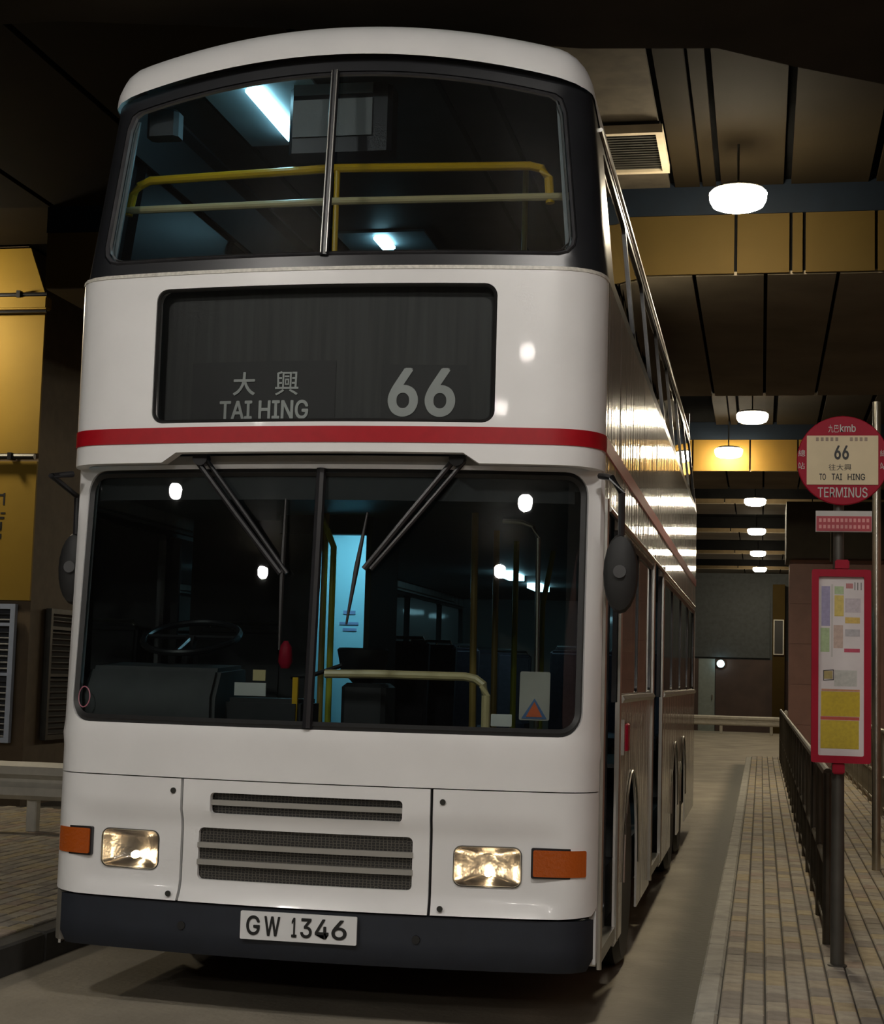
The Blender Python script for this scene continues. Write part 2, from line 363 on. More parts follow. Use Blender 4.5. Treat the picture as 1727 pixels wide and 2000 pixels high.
# ---- right wall, end wall, left block
MAROON = mat('maroon_tile', (.30, .16, .13), .45, noise=.12, nscale=4)
wr = struct('wall_right', MB().box(4.38, -8, 0, 4.7, 60, 5.8), CEIL, 'maroon panelled wall behind the queue lanes')
for k in range(44):
    y = -8+k*1.25
    obj('panel', MB().box(4.3, y+.03, .15, 4.38, y+1.22, 3.0), MAROON, parent=wr, smooth=False)
pil = struct('pillar_right', MB().box(2.42, 22.02, .1, 4.3, 23.2, 4.7), MAROON, 'maroon tiled pillar at the far end of the queue lanes')
for i in range(3):
    for j in range(5):
        obj('tile', MB().box(2.41+i*.63, 22.0, .15+j*.7, 2.41+i*.63+.625, 22.02, .15+j*.7+.695), MAROON, parent=pil, smooth=False)
struct('header_right', MB().box(2.35, 21.6, 3.72, 4.3, 23.4, 4.7), CEIL, 'dark header over the maroon pillar')
ENDB = mat('end_dark', (.04, .047, .05), .7, noise=.2); ENDM = mat('end_brown', (.05, .03, .025), .7, noise=.25, nscale=2)
we = struct('wall_end', MB().box(-10, 46, 0, 9, 46.4, 5.8), ENDB, 'dark end wall of the terminus')
obj('lower_panel', MB().box(.5, 45.92, 0, 4.3, 46, 2.3), ENDM, parent=we, smooth=False)
obj('lower_panel', MB().box(-10, 45.92, 0, -.04, 46, 2.3), ENDM, parent=we, smooth=False)
obj('upper_panel', MB().box(-10, 45.9, 2.36, 2.2, 46, 4.25), ENDB, parent=we, smooth=False)
dr = struct('door_1', MB().box(-.04, 45.9, 0, .48, 46, 2.3), mat('door_grey', (.16, .19, .18), .5, noise=.1), 'grey green door at the end of the lane')
obj('door_handle', MB().tube([(.4, 45.86, 1.0), (.4, 45.86, 1.15)], .015, 8), STEEL, parent=dr)
obj('post_column', MB().box(2.28, 45.4, 0, 2.66, 45.95, 4.7), YPANEL, parent=we, smooth=False)

YWALL = mat('yellow_wall', (.25, .158, .020), .65, spec=.2, noise=.1, nscale=1.2)
BRWALL = mat('brown_wall', (.10, .07, .04), .7, noise=.15)
wl = struct('wall_left', MB().prism([(-13, 0), (-5.17, 0), (-5.17, 5.12), (-5.40, 5.75), (-13, 5.75)], 8.03, 40, axis='y'), BRWALL, 'yellow panelled block across the lane')
for i, (x0, x1) in enumerate(((-10.2, -8.2), (-8.18, -6.72), (-6.7, -5.17))):
    for z0, z1 in ((2.15, 3.54), (3.62, 5.05)):
        obj('panel', MB().box(x0, 8.0, z0, x1, 8.03, z1), YWALL, parent=wl, smooth=False)
    obj('panel', MB().prism([(x0, 5.22), (x1, 5.22), (x1-(.19 if i == 2 else 0), 5.72), (x0, 5.72)], 8.0, 8.03, axis='y'), YWALL, parent=wl, smooth=False)
obj('ledge', MB().box(-10.2, 7.9, 5.07, -5.11, 8.03, 5.2), YWALL, parent=wl, bevel=.015)
obj('pipe', MB().tube([(-10.2, 7.93, 5.225), (-5.12, 7.93, 5.225)], .02, 8), BLACK, parent=wl)
obj('pipe', MB().tube([(-10.2, 7.93, 5.05), (-5.12, 7.93, 5.05)], .016, 8), BLACK, parent=wl)
obj('pipe', MB().tube([(-10.2, 7.94, 3.58), (-5.17, 7.94, 3.58)], .03, 8), DKMETAL, parent=wl)
for x in (-5.42, -5.9, -6.6):
    for z in (5.225, 3.58): obj('pipe_clip', MB().box(x-.02, 7.89, z-.035, x+.02, 8.0, z+.035), BLACK, parent=wl, smooth=False)
for k, (x, z, w_, h) in enumerate(((-5.60, 3.10, .02, .12), (-5.57, 3.19, .06, .02), (-5.51, 3.10, .018, .12), (-5.60, 2.97, .02, .07), (-5.54, 2.96, .05, .02), (-5.53, 3.01, .05, .015), (-5.57, 2.84, .05, .02), (-5.53, 2.85, .02, .08), (-5.58, 2.76, .02, .05), (-5.53, 2.76, .02, .05), (-5.56, 2.66, .025, .10))):
    obj('painted_stroke', MB().box(x, 7.996, z, x+w_, 8.0, z+h), INK, parent=wl, smooth=False)

# ================================================================== THINGS: lamps
def make_lamp(loc, label, top=5.40, front=False):
    t = thing('terminus_lamp', label, 'lamp', loc, 'round lamps under the terminus ceiling')
    x, y, z = loc
    E_ = emis('lamp_glow_front', FRONT_COL, LAMP_FRONT) if front else emis('lamp_glow', LAMP_COL, LAMP)
    obj('diffuser', MB().lathe([(.02, -.075), (.14, -.072), (.18, -.055), (.200, -.02), (.206, .035), (.19, .052), (.15, .055)], loc, seg=24), E_, parent=t)
    obj('housing', MB().lathe([(.186, .048), (.188, .06), (.16, .08), (.05, .09), (.03, .10)], loc, seg=24), DKMETAL, parent=t)
    obj('stem', MB().tube([(x, y, z+.09), (x, y, top)], .009, 8), DKMETAL, parent=t)
    return t
lamp_spots = [((1.75, 4.62, 5.0), 'round ceiling lamp nearest the bus stop sign'), ((1.80, 14.37, 5.0), 'round ceiling lamp in the second ceiling bay'),
              ((1.44, 17.15, 4.93), 'round ceiling lamp in front of the bright yellow beam panels'), ((1.80, 24.38, 5.0), 'round ceiling lamp past the second yellow beam'),
              ((1.81, 30.52, 5.0), 'third round ceiling lamp from the end wall'), ((1.83, 36.9, 5.0), 'second round ceiling lamp from the end wall'),
              ((1.87, 42.96, 5.0), 'round ceiling lamp closest to the end wall'),
              ((-6.35, 7.2, 5.12), 'round ceiling lamp lighting the yellow wall panels')]
for p_, l_ in lamp_spots: make_lamp(p_, l_)
for p_, l_ in [((1.9, -4.2, 5.3), 'round ceiling lamp ahead of the bus, first over the kerb'), ((2.7, -11.4, 5.3), 'round ceiling lamp ahead of the bus, second over the kerb'), ((2.45, -15.4, 5.3), 'round ceiling lamp ahead of the bus, third over the kerb'),
               ((-2.2, -5.0, 5.3), 'round ceiling lamp added over the lane to brighten the bus front'),  # unseen lamp, added to light the bus front
               ((-7.8, -10.0, 5.3), 'round ceiling lamp over the opposite pavement ahead of the bus'), ((-6.8, -15.4, 5.3), 'round ceiling lamp over the opposite pavement, second ahead of the bus')]:
    make_lamp(p_, l_, 5.8, True)

# ================================================================== THE BUS
SC0, RC = 1.10, .1827                       # plan: shallow bow to |s|=1.10, then a corner arc, then the side
A0 = math.atan(.2/1.1); ARC = RC*(math.pi/2-A0); SE = SC0+ARC; YE = .10+RC*math.cos(A0); REAR = 10.45
def plan(a):
    if a <= SC0: y = .10*(a/1.1)**2; t = math.atan(.2*a/1.21); return a, y, math.sin(t), -math.cos(t)
    if a <= SE:
        t = A0+(a-SC0)/RC; return SC0+RC*(math.sin(t)-math.sin(A0)), .10+RC*(math.cos(A0)-math.cos(t)), math.sin(t), -math.cos(t)
    return 1.25, YE+a-SE, 1, 0
def s_of_y(y): return SE+y-YE
def surf(s, z, off=0):
    x, y, nx, ny = plan(abs(s)); k = max(0, min(1.3, (z-3.32)/.83))
    x, y = x-nx*off, y-ny*off
    x *= 1-.070*k; y += .075*k*max(0, 1-y/2.5)
    return (math.copysign(x, s) if s else 0, y, z)
def sstep(a, b, t): t = max(0, min(1, (t-a)/(b-a))); return t*t*(3-2*t)
def lean(s, z, off=0):                       # the windscreen leans back behind the brow
    x, y, z = surf(s, z, off); return (x, y+.085*max(0, min(1, (z-1.27)/1.17))*(1-sstep(1.2, SE, abs(s))), z)
def low(s, z, off=0):                        # lower front: shallow moulded recess around lamps and grille
    rec = .022*(sstep(.855, .875, z)*-1+1)*sstep(.535, .56, z)
    e = 1-sstep(1.0, 1.17, abs(s))
    return lean(s, z, off+rec*e-.007*(sstep(1.19, 1.215, z)*(1-sstep(1.215, 1.24, z)))-.010*(1-sstep(.53, .56, z))*e)
def brow(s, z, off=0): return surf(s, z, off-.055*(1-sstep(1.02, SE, abs(s)))-.012*(1-sstep(2.46, 2.50, z))*0)
bus = thing('double_decker_bus', 'white double-decker bus with red stripe and dark windscreens at the kerb', 'bus', (0, 5, 0))
def bp(name, mb, m, parent=None, **k): return obj(name, mb, m, parent=parent or bus, **k)
RS = s_of_y(REAR)
# --- lower front panels
bp('inner_panel', MB().patch([(-1.2, .45), (1.2, .45), (1.2, 1.28), (-1.2, 1.28)], [rrect(-.505, .60, .475, .995, .02), rrect(-.99, .63, -.69, .80, .03), rrect(.645, .63, .94, .80, .03)], surf, .15, 0, .06), BLACK)
def grid_panel(o, holes): return MB().patch(o, holes, low, .045, .03)
G1 = rrect(-.447, .893, .425, .984, .018); G2 = rrect(-.503, .602, .472, .828, .022)
bp('centre_panel', grid_panel([(-.577, .506), (.545, .506), (.545, 1.038), (-.577, 1.038)], [G1, G2]), PAINT)
HLL = rrect(-.978, .635, -.700, .796, .03); HLR = rrect(.655, .635, .937, .796, .03)
lp = bp('headlamp_panel', grid_panel([(-1.335, .55), (-1.27, .515), (-1.1, .506), (-.590, .506), (-.590, 1.038), (-1.335, 1.038)], [HLL]), PAINT)
rp = bp('headlamp_panel', grid_panel([(1.335, .55), (1.335, 1.038), (.558, 1.038), (.558, .506), (1.1, .506), (1.27, .515)], [HLR]), PAINT)
for par, pts in ((lp, ((-.625, .985), (-.625, .535))), (rp, ((.60, .985), (.60, .535)))):
    for s_, z_ in pts:
        q = low(s_, z_, 0); bp('screw', MB().lathe([(.013, -.006), (.013, 0), (.006, .004)], (q[0], q[1], q[2]), 'y', 12), DKMETAL, parent=par)
# grille: mesh backing and slats
MESHM = bpy.data.materials.new('grille_mesh'); MESHM.use_nodes = True
nt = MESHM.node_tree; b_ = nt.nodes['Principled BSDF']; tc = nt.nodes.new('ShaderNodeTexCoord'); mp = nt.nodes.new('ShaderNodeMapping'); mp.inputs['Scale'].default_value = (58, 1, 86); mp.inputs['Rotation'].default_value = (0, 0, 0)
vo = nt.nodes.new('ShaderNodeTexVoronoi'); vo.feature = 'DISTANCE_TO_EDGE'; vo.inputs['Scale'].default_value = 1; vo.inputs['Randomness'].default_value = .25
cr = nt.nodes.new('ShaderNodeValToRGB'); cr.color_ramp.elements[0].color = (.085, .078, .064, 1); cr.color_ramp.elements[1].color = (.012, .011, .01, 1); cr.color_ramp.elements[0].position = .05; cr.color_ramp.elements[1].position = .16
nt.links.new(tc.outputs['Object'], mp.inputs[0]); nt.links.new(mp.outputs[0], vo.inputs['Vector']); nt.links.new(vo.outputs[0], cr.inputs[0]); nt.links.new(cr.outputs[0], b_.inputs['Base Color']); b_.inputs['Roughness'].default_value = .5
gb = bp('grille_mesh', MB().patch(rrect(-.52, .59, .49, 1.0, .02), [], surf, .15, 0, .04), MESHM)
def slat(z, a, b): return MB().patch([(a, z-.0115), (b, z-.0115), (b, z+.0115), (a, z+.0115)], [], surf, .1, .03, .016)
for z, a, b in ((.940, -.45, .428), (.752, -.506, .475), (.678, -.506, .475)):
    bp('grille_slat', slat(z, a, b), mat('slat_grey', (.30, .29, .265), .4, noise=.05))
# headlamps
REFL = mat('reflector', (.42, .39, .36), .25, metal=1, bump=.003, bscale=25)
BULB = emis('bulb_glow', (1, .78, .48), 14)
for L, lab in ((HLL, 'left'), (HLR, 'right')):
    sx = sum(p[0] for p in L)/len(L); zc = .7155
    hl = bp('headlamp', MB().ring(dens(L, .03), -.008, low, -.008, .004), DKMETAL)
    bowl = MB(); n = 6; LL = dens(L, .03); m = len(LL)
    for k in range(n+1):
        t = k/n; bowl.v += [low(sx+((p[0]-sx)*(1-t)+.05*t*math.cos(math.atan2(p[1]-zc, (p[0]-sx)*.57)))*1.0, zc+(p[1]-zc)*(1-t)+.05*t*math.sin(math.atan2(p[1]-zc, (p[0]-sx)*.57)), .002+.08*math.sqrt(t)) for p in LL]
    for k in range(n):
        for i in range(m): j = (i+1) % m; bowl.f.append((k*m+i, k*m+j, (k+1)*m+j, (k+1)*m+i))
    bowl.f.append(tuple(n*m+i for i in range(m)))
    bp('reflector', bowl, REFL, parent=hl)
    q = low(sx+.005, zc-.03, .045); bp('bulb', MB().lathe([(.004, -.03), (.016, -.02), (.018, .01), (.008, .03)], q, 'y', 10), BULB, parent=hl)
    bp('lens', MB().patch(rrect(min(p[0] for p in L), .635, max(p[0] for p in L), .796, .03), [], low, .04, 0, -.002), LENS, parent=hl)
for a, b in ((-1.225, -1.035), (.990, 1.225)):
    ind = bp('indicator_lamp', MB().patch(rrect(a, .683, b, .795, .008), [], surf, .03, .03, -.006), AMBER)
    bp('indicator_base', MB().patch(rrect(a-.008 if a > 0 else a, .675, b if a > 0 else b+.008, .803, .008), [], surf, .03, .03, .002), BLACK, parent=ind)
# bumper, number plate
bm_ = bp('front_bumper', MB().patch([(-1.19, .275), (1.30, .275), (1.30, .497), (-1.19, .497)], [], lambda s, z, o: surf(s, z, o+.004+.03*(1-sstep(.27, .33, z))), .06, .06), BUMPER)
bp('bumper_end', MB().patch([(-1.33, .285), (-1.20, .285), (-1.20, .50), (-1.33, .53)], [], surf, .05, .04, .004), mat('skirt_grey', (.16, .15, .13), .5, noise=.1), parent=bm_)
for s_ in (-.56, .50): q = surf(s_, .40, 0); bp('tow_eye', MB().lathe([(.018, -.004), (.018, .006), (.010, .008)], q, 'y', 12), INK, parent=bm_)
np_ = bp('number_plate', MB().patch(rrect(-.275, .365, .247, .485, .006), [], lambda s, z, o: (s, -.014+o, z), .3, .01), PLATE)
for ch, x in zip('GW1346', (-.247, -.166, -.043, -.003, .062, .136)):
    wd = {'1': .024, 'W': .072, '3': .052, '6': .068}.get(ch, .062)
    bp('plate_character', text_mb(ch, (x, .384, x+wd, .468), lambda u, v: (u, -.016, v), .024), INK, parent=np_, smooth=False)
# front panel with windscreen opening
WS = rrect(-1.185, 1.275, 1.195, 2.44, .11, 8)
bp('front_panel', MB().patch([(-1.342, 1.043), (1.342, 1.043), (1.342, 2.46), (-1.342, 2.46)], [WS], low, .06, .05), PAINT)
bp('windscreen_gasket', MB().ring(dens(WS, .05), .035, lean, -.004, .012), RUBBER)
def glasspane(a, b, z0, z1, L):
    P = [p for p in L]
    return MB().patch(clip(P, a, b), [], lean, .05, 0, .012)
def clip(P, a, b):
    def half(P, s0, sign):
        Q = []
        for p, q in zip(P, P[1:]+P[:1]):
            dp, dq = sign*(p[0]-s0), sign*(q[0]-s0)
            if dp >= 0: Q.append(p)
            if dp*dq < 0: t = dp/(dp-dq); Q.append((s0, p[1]+(q[1]-p[1])*t))
        return Q
    return half(half(P, a, 1), b, -1)
bp('windscreen_pane', glasspane(-2, -.012, 0, 0, WS), GL)
bp('windscreen_pane', glasspane(-.008, 2, 0, 0, WS), GL)
bp('windscreen_divider', MB().tube([lean(-.01, 1.28, .0), lean(-.01, 2.44, .0)], .023, 8), BLACK)
# brow, destination panel, red stripe
DB = rrect(-.79, 2.632, .782, 3.254, .055, 6)
bp('destination_panel', MB().patch([(-SE-.02, 2.452), (-.73, 2.452), (-.66, 2.498), (.65, 2.498), (.72, 2.452), (SE+.02, 2.452), (SE+.02, 3.325), (-SE-.02, 3.325)], [DB], brow, .035, .06), PAINT)
bp('brow_underside', MB().patch([(-1.2, 2.44), (1.2, 2.44), (1.2, 2.50), (-1.2, 2.50)], [], lean, .1, 0, .004), mat('grey_under', (.3, .29, .27), .5, noise=.1))
def strip_fn(s, z, off=0): return brow(s, z, off-.005)
bp('red_stripe', MB().patch([(-1.7, 2.54), (1.7, 2.54), (1.7, 2.612), (-1.7, 2.612)], [], strip_fn, .025, .006), RED)
for a, b in ((-RS, -1.7), (1.7, RS)): bp('red_stripe', MB().patch([(a, 2.54), (b, 2.54), (b, 2.612), (a, 2.612)], [], strip_fn, .1, .006), RED)
bp('trim_rivet_strip', MB().patch([(-SE, 3.318), (SE, 3.318), (SE, 3.334), (-SE, 3.334)], [], lambda s, z, o: brow(s, z, o-.004), .06, .02), mat('off_white_trim', (.6, .58, .52), .4, noise=.2, nscale=60))
db = bp('destination_box', MB().ring(dens(DB, .05), .016, brow, -.003, .01), RUBBER)
BLIND = mat('blind_cloth', (.014, .0155, .015), .6, noise=.55, nscale=6, stretch=(6, 1, .25))
bp('blind', MB().patch([(-.8, 2.62), (.79, 2.62), (.80, 3.30), (-.81, 3.30)], [], brow, .1, 0, .075), BLIND, parent=db)
DKBL = mat('blind_black', (.007, .0075, .008), .6, noise=.2)
bp('blind_roll', MB().patch([(-.63, 2.640), (.06, 2.640), (.06, 2.92), (-.63, 2.92)], [], brow, .1, .0, .072), DKBL, parent=db)
bp('blind_roll', MB().patch([(.27, 2.640), (.66, 2.640), (.66, 2.90), (.27, 2.90)], [], brow, .1, .0, .072), DKBL, parent=db)
LET = mat('blind_letter', (.34, .36, .35), .6, noise=.06)
tb = lambda u, v: brow(u, v, .069)
bp('destination_text', text_mb('66', (.302, 2.665, .604, 2.885), tb, .038), LET, parent=db, smooth=False)
bp('destination_text', text_mb('TAI HING', (-.487, 2.655, -.062, 2.742), tb, .03), LET, parent=db, smooth=False)
bp('destination_text', text_mb('大', (-.425, 2.765, -.318, 2.872), tb, .02), LET, parent=db, smooth=False)
bp('destination_text', text_mb('興', (-.222, 2.763, -.112, 2.874), tb, .006), LET, parent=db, smooth=False)
bp('blind_glass', MB().patch(DB, [], lambda s, z, o: brow(s, z, o+.05*(3.254-z)/.62), .06, 0, .004), GLD, parent=db)
# wipers
def wiper(x0, z0, x1, z1, blade):
    g = lambda x, z, o: lean(x, z, o)
    w_ = bp('wiper', MB().tube([g(x0, z0, -.03), g((x0+x1)/2, (z0+z1)/2, -.035), g(x1, z1, -.025)], .014, 8).tube([g(x0+.05, z0, -.03), g((x0+x1)/2+.045, (z0+z1)/2, -.035), g(x1+.03, z1, -.025)], .011, 8), BLACK)
    q = g(x0+.02, z0+.01, -.01); bp('wiper_pivot', MB().lathe([(.035, -.04), (.035, .02), (.02, .05)], q, 'y', 12), BLACK, parent=w_)
    bp('wiper_blade', MB().tube([g(*blade[0], -.012), g((blade[0][0]+blade[1][0])/2, (blade[0][1]+blade[1][1])/2, -.02), g(*blade[1], -.012)], [.005, .012, .005], 6), RUBBER, parent=w_)
wiper(-.60, 2.475, -.165, 1.96, ((-.165, 2.30), (-.155, 1.62)))
wiper(.59, 2.475, .215, 1.985, ((.215, 2.24), (.145, 1.74)))
# upper deck: black surround, windscreen, dome
def ztop(s): return 4.35-.125*(min(abs(s), 1.2)/1.12)**2
def zglass(s): return 4.292-.115*(min(abs(s), 1.2)/1.07)**2
top_edge = [(s, ztop(s)+.012) for s in [SE+.3-(2*SE+.6)*i/40 for i in range(41)]]
UW = [(-1.14+.09, 3.40), (1.14-.09, 3.40)]+[(1.14-.09+.09*math.sin(math.radians(a)), 3.49-.09*math.cos(math.radians(a))) for a in (30, 60, 90)]
UW += [(1.135, zglass(1.135)-.08), (1.115, zglass(1.1)-.02)]+[(1.08-2.16*i/24, zglass(1.08-2.16*i/24)) for i in range(25)]+[(-1.115, zglass(1.1)-.02), (-1.135, zglass(1.135)-.08)]
UW += [(-(1.14-.09+.09*math.sin(math.radians(a))), 3.49-.09*math.cos(math.radians(a))) for a in (90, 60, 30)]
bp('upper_surround', MB().patch([(-SE-.3, 3.33), (SE+.3, 3.33)]+top_edge, [UW], surf, .06, .04), mat('black_surround', (.016, .017, .02), .3, noise=.1))
ug = bp('upper_gasket', MB().ring(dens(UW, .05), .022, surf, -.006, .012), GASKET)
bp('gasket_bead', MB().ring(dens([(p[0]*.975, 3.85+(p[1]-3.85)*.965) for p in UW], .05), .008, surf, -.004, .012), mat('bead', (.12, .12, .12), .3, noise=.1), parent=ug)
bp('upper_windscreen_pane', MB().patch(clip(UW, -2, -.014), [], surf, .05, 0, .012), GLU)
bp('upper_windscreen_pane', MB().patch(clip(UW, -.002, 2), [], surf, .05, 0, .012), GLU)
bp('upper_divider', MB().tube([surf(-.012, 3.40, -.004), surf(-.012, 4.29, -.004)], .021, 8), BLACK)
bp('divider_bead', MB().tube([surf(.004, 3.41, -.026), surf(.004, 4.29, -.026)], .004, 6).tube([surf(-.024, 3.41, -.022), surf(-.024, 4.29, -.022)], .003, 6), ALU)
# roof: rings inset from the outline, then strips across
ss_ = [-RS+ (RS-SE-.2)*i/30 for i in range(30)]+[-(SE+.2)+(2*SE+.4)*i/48 for i in range(49)]+[RS-(RS-SE-.2)*i/30 for i in reversed(range(30))]
rb = MB(); N = len(ss_); ds = [0, .004, .012, .026, .046, .07, .1, .13, .16]
def roofpt(s, d):
    zb = ztop(s) if abs(s) < SE else max(4.10, ztop(1.2)-.10*min(1, (abs(s)-SE)/.3))
    zr = lambda x: 4.522-.14*(x/1.12)**2
    ov = -.045*(1-sstep(1.05, SE, abs(s)))-.006
    x, y, _ = surf(s, min(zb, 4.2), ov+d)
    h = math.sqrt(max(0, 1-(1-min(d/.13, 1))**2)); z = zb+(zr(x)-zb)*h
    return (x, y, z)
for d in ds: rb.v += [roofpt(s, d) for s in ss_]
for k in range(len(ds)-1):
    for i in range(N-1): rb.f.append((k*N+i, k*N+i+1, (k+1)*N+i+1, (k+1)*N+i))
base_ = (len(ds)-1)*N; cols = 9; half = N//2
rows = []
for i in range(half+1):
    a, b = Vector(rb.v[base_+i]), Vector(rb.v[base_+N-1-i]); row = [base_+i]
    if i == half: rows.append(None); break
    for c in range(1, cols):
        q = a.lerp(b, c/cols); rb.v.append((q.x, q.y, 4.522-.14*(q.x/1.12)**2)); row.append(len(rb.v)-1)
    row.append(base_+N-1-i); rows.append(row)
for i in range(half-1):
    for c in range(cols): rb.f.append((rows[i][c], rows[i][c+1], rows[i+1][c+1], rows[i+1][c]))
lr = rows[half-1]; rb.f.append(tuple(lr+[base_+half]))
bp('roof', rb, PAINT, angle=60)
# --- sides
def side(sg):
    S = lambda y: sg*s_of_y(y)
    def poly(P): return [(S(y), z) for y, z in P]
    def arch(c, r=.50, zc=.50, n=14): return [(c+r*math.cos(math.pi*(1-i/n)), zc+r*1.08*math.sin(math.pi*(1-i/n))) for i in range(n+1)]
    right = sg > 0
    wheels = (2.05, 6.55, 7.95)
    low_edge = .245
    doors = [(.34, 1.12), (3.62, 4.62)] if right else []
    # skirt pieces between the doors
    cuts = [.285]+[v for d in doors for v in d]+[REAR]
    for a, b in zip(cuts[::2], cuts[1::2]):
        if b-a < .12: continue
        P = [(a, low_edge)]
        for c in wheels:
            if a < c < b: P += [(c-.5, low_edge)]+arch(c)+[(c+.5, low_edge)]
        P += [(b, low_edge), (b, 1.42), (a, 1.42)]
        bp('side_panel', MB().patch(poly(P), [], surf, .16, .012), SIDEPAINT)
        for c in wheels:
            if a < c < b: bp('arch_trim', MB().tube([surf(S(y), z, -.008) for y, z in arch(c)], .006, 8), ALU)
    for a, b in zip(cuts[::2], cuts[1::2]):
        P = poly([(a, 2.27), (b, 2.27), (b, 3.325), (a, 3.325)])
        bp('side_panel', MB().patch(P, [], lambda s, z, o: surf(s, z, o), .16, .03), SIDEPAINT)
    for a, b in doors: bp('door_header', MB().patch(poly([(a, 2.33), (b, 2.33), (b, 3.325), (a, 3.325)]), [], surf, .16, .03), SIDEPAINT)
    bp('side_moulding', MB().tube([surf(S(.4+i*.5), 2.30, -.01) for i in range(20)], .014, 6), ALU)
    # lower windows
    wins = [(1.36, 2.42), (2.46, 3.52), (4.78, 6.1), (6.15, 7.45), (7.5, 8.8), (8.85, 10.15)] if right else [(.42, 1.35), (1.45, 3.0), (3.05, 4.5), (4.55, 6.0), (6.05, 7.5), (7.55, 9.0), (9.05, 10.2)]
    bp('window_surround', MB().patch(poly([(1.14 if right else .30, 1.42), (3.60 if right else REAR, 1.42), (3.60 if right else REAR, 2.27), (1.14 if right else .30, 2.27)]), [rrect(min(S(a), S(b)), 1.46, max(S(a), S(b)), 2.24, .04, 3) for a, b in wins if (not right or b < 3.6)], surf, .2, .03, .004), BLACK)
    if right: bp('window_surround', MB().patch(poly([(4.64, 1.42), (REAR, 1.42), (REAR, 2.27), (4.64, 2.27)]), [rrect(S(a), 1.46, S(b), 2.24, .04, 3) for a, b in wins if b > 3.6], surf, .2, .03, .004), BLACK)
    for a, b in wins:
        bp('side_window_pane', MB().patch(rrect(min(S(a), S(b)), 1.455, max(S(a), S(b)), 2.245, .04, 3), [], surf, .3, 0, .012), GLS)
    bp('window_sill', MB().tube([surf(S(1.2 if right else .5), 1.435, -.006), surf(S(3.58 if right else REAR-.1), 1.435, -.006)], .022, 6), ALU)
    if right: bp('window_sill', MB().tube([surf(S(4.68), 1.435, -.006), surf(S(10.2), 1.435, -.006)], .022, 6), ALU)
    # upper windows
    uw = [(.62+i*1.40, .62+i*1.40+1.34) for i in range(7)]
    bp('upper_side_surround', MB().patch(poly([(.55, 3.325), (REAR, 3.325), (REAR, 4.13), (.55, 4.13)]), [rrect(min(S(a), S(b)), 3.40, max(S(a), S(b)), 4.06, .05, 3) for a, b in uw[0 if right else 1:]], surf, .2, .03), BLACK)  # left first bay kept solid so the tube has no pane to reflect in
    for a, b in uw[0 if right else 1:]: bp('upper_side_pane', MB().patch(rrect(min(S(a), S(b)), 3.395, max(S(a), S(b)), 4.065, .05, 3), [], surf, .25, 0, .012), GLS)
    bp('roof_gutter', MB().tube([surf(S(.5+i*.5), 4.13, -.008) for i in range(20)], .011, 6), ALU)
    # wheels
    for c in wheels:
        x = sg*1.09
        wv = bp('wheel', MB().lathe([(.30, -.13), (.44, -.135), (.475, -.10), (.48, 0), (.475, .10), (.44, .135), (.30, .13)], (x, c, .482), 'x', 28), RUBBER)
        bp('wheel_hub', MB().lathe([(.29, -sg*.11), (.30, sg*.10), (.25, sg*.05), (.14, sg*.06), (.12, sg*.115), (.03, sg*.12)], (x, c, .482), 'x', 20), mat('hub_grey', (.04, .04, .038), .5, metal=.4, noise=.2), parent=wv)
        bp('wheel_well', MB().box(min(sg*.72, sg*1.2), c-.56, .3, max(sg*.72, sg*.74), c+.56, 1.1).box(min(sg*.72, sg*1.22), c-.56, 1.08, max(sg*.72, sg*1.22), c+.56, 1.1), INK, parent=wv, smooth=False)
    for a, b in doors:
        n_l = 2; wd = (b-a)/n_l
        for i in range(n_l):
            y0, y1 = a+i*wd+.008, a+(i+1)*wd-.008
            d = bp('door_leaf', MB().patch(poly([(y0, .30), (y1, .30), (y1, 2.33), (y0, 2.33)]), [rrect(S(y0+.05), .42, S(y1-.05), 2.24, .04, 3)], surf, .2, .035, .045), BLACK)
            bp('door_pane', MB().patch(rrect(S(y0+.045), .415, S(y1-.045), 2.245, .04, 3), [], surf, .3, 0, .055), GLS, parent=d)
        bp('door_step', MB().box(sg*1.26-.35, a, .28, sg*1.255, b, .34), ALU)
        for y in (a-.012, b+.012): bp('door_post', MB().tube([surf(S(y), .27, -.004), surf(S(y), 2.34, -.004)], .013, 6), ALU)
side(1); side(-1)
# white corner strips between windscreen panel and door
for sg in (1, -1): bp('corner_post', MB().patch([(sg*1.338, .30), (sg*s_of_y(.325), .30), (sg*s_of_y(.325), 2.46), (sg*1.338, 2.46)], [], surf, .1, .03, .004), PAINT)
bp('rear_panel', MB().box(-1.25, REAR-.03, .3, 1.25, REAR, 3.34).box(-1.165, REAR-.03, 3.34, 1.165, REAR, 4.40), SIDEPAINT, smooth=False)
fd = bp('emergency_valve', MB().cbox(1.25, 1.46, 1.17, 1.275, 1.60, 1.31, .008), SIGNRED)
bp('valve_cover', MB().box(1.25, 1.40, 1.15, 1.262, 1.45, 1.33), ALU, parent=fd, smooth=False)
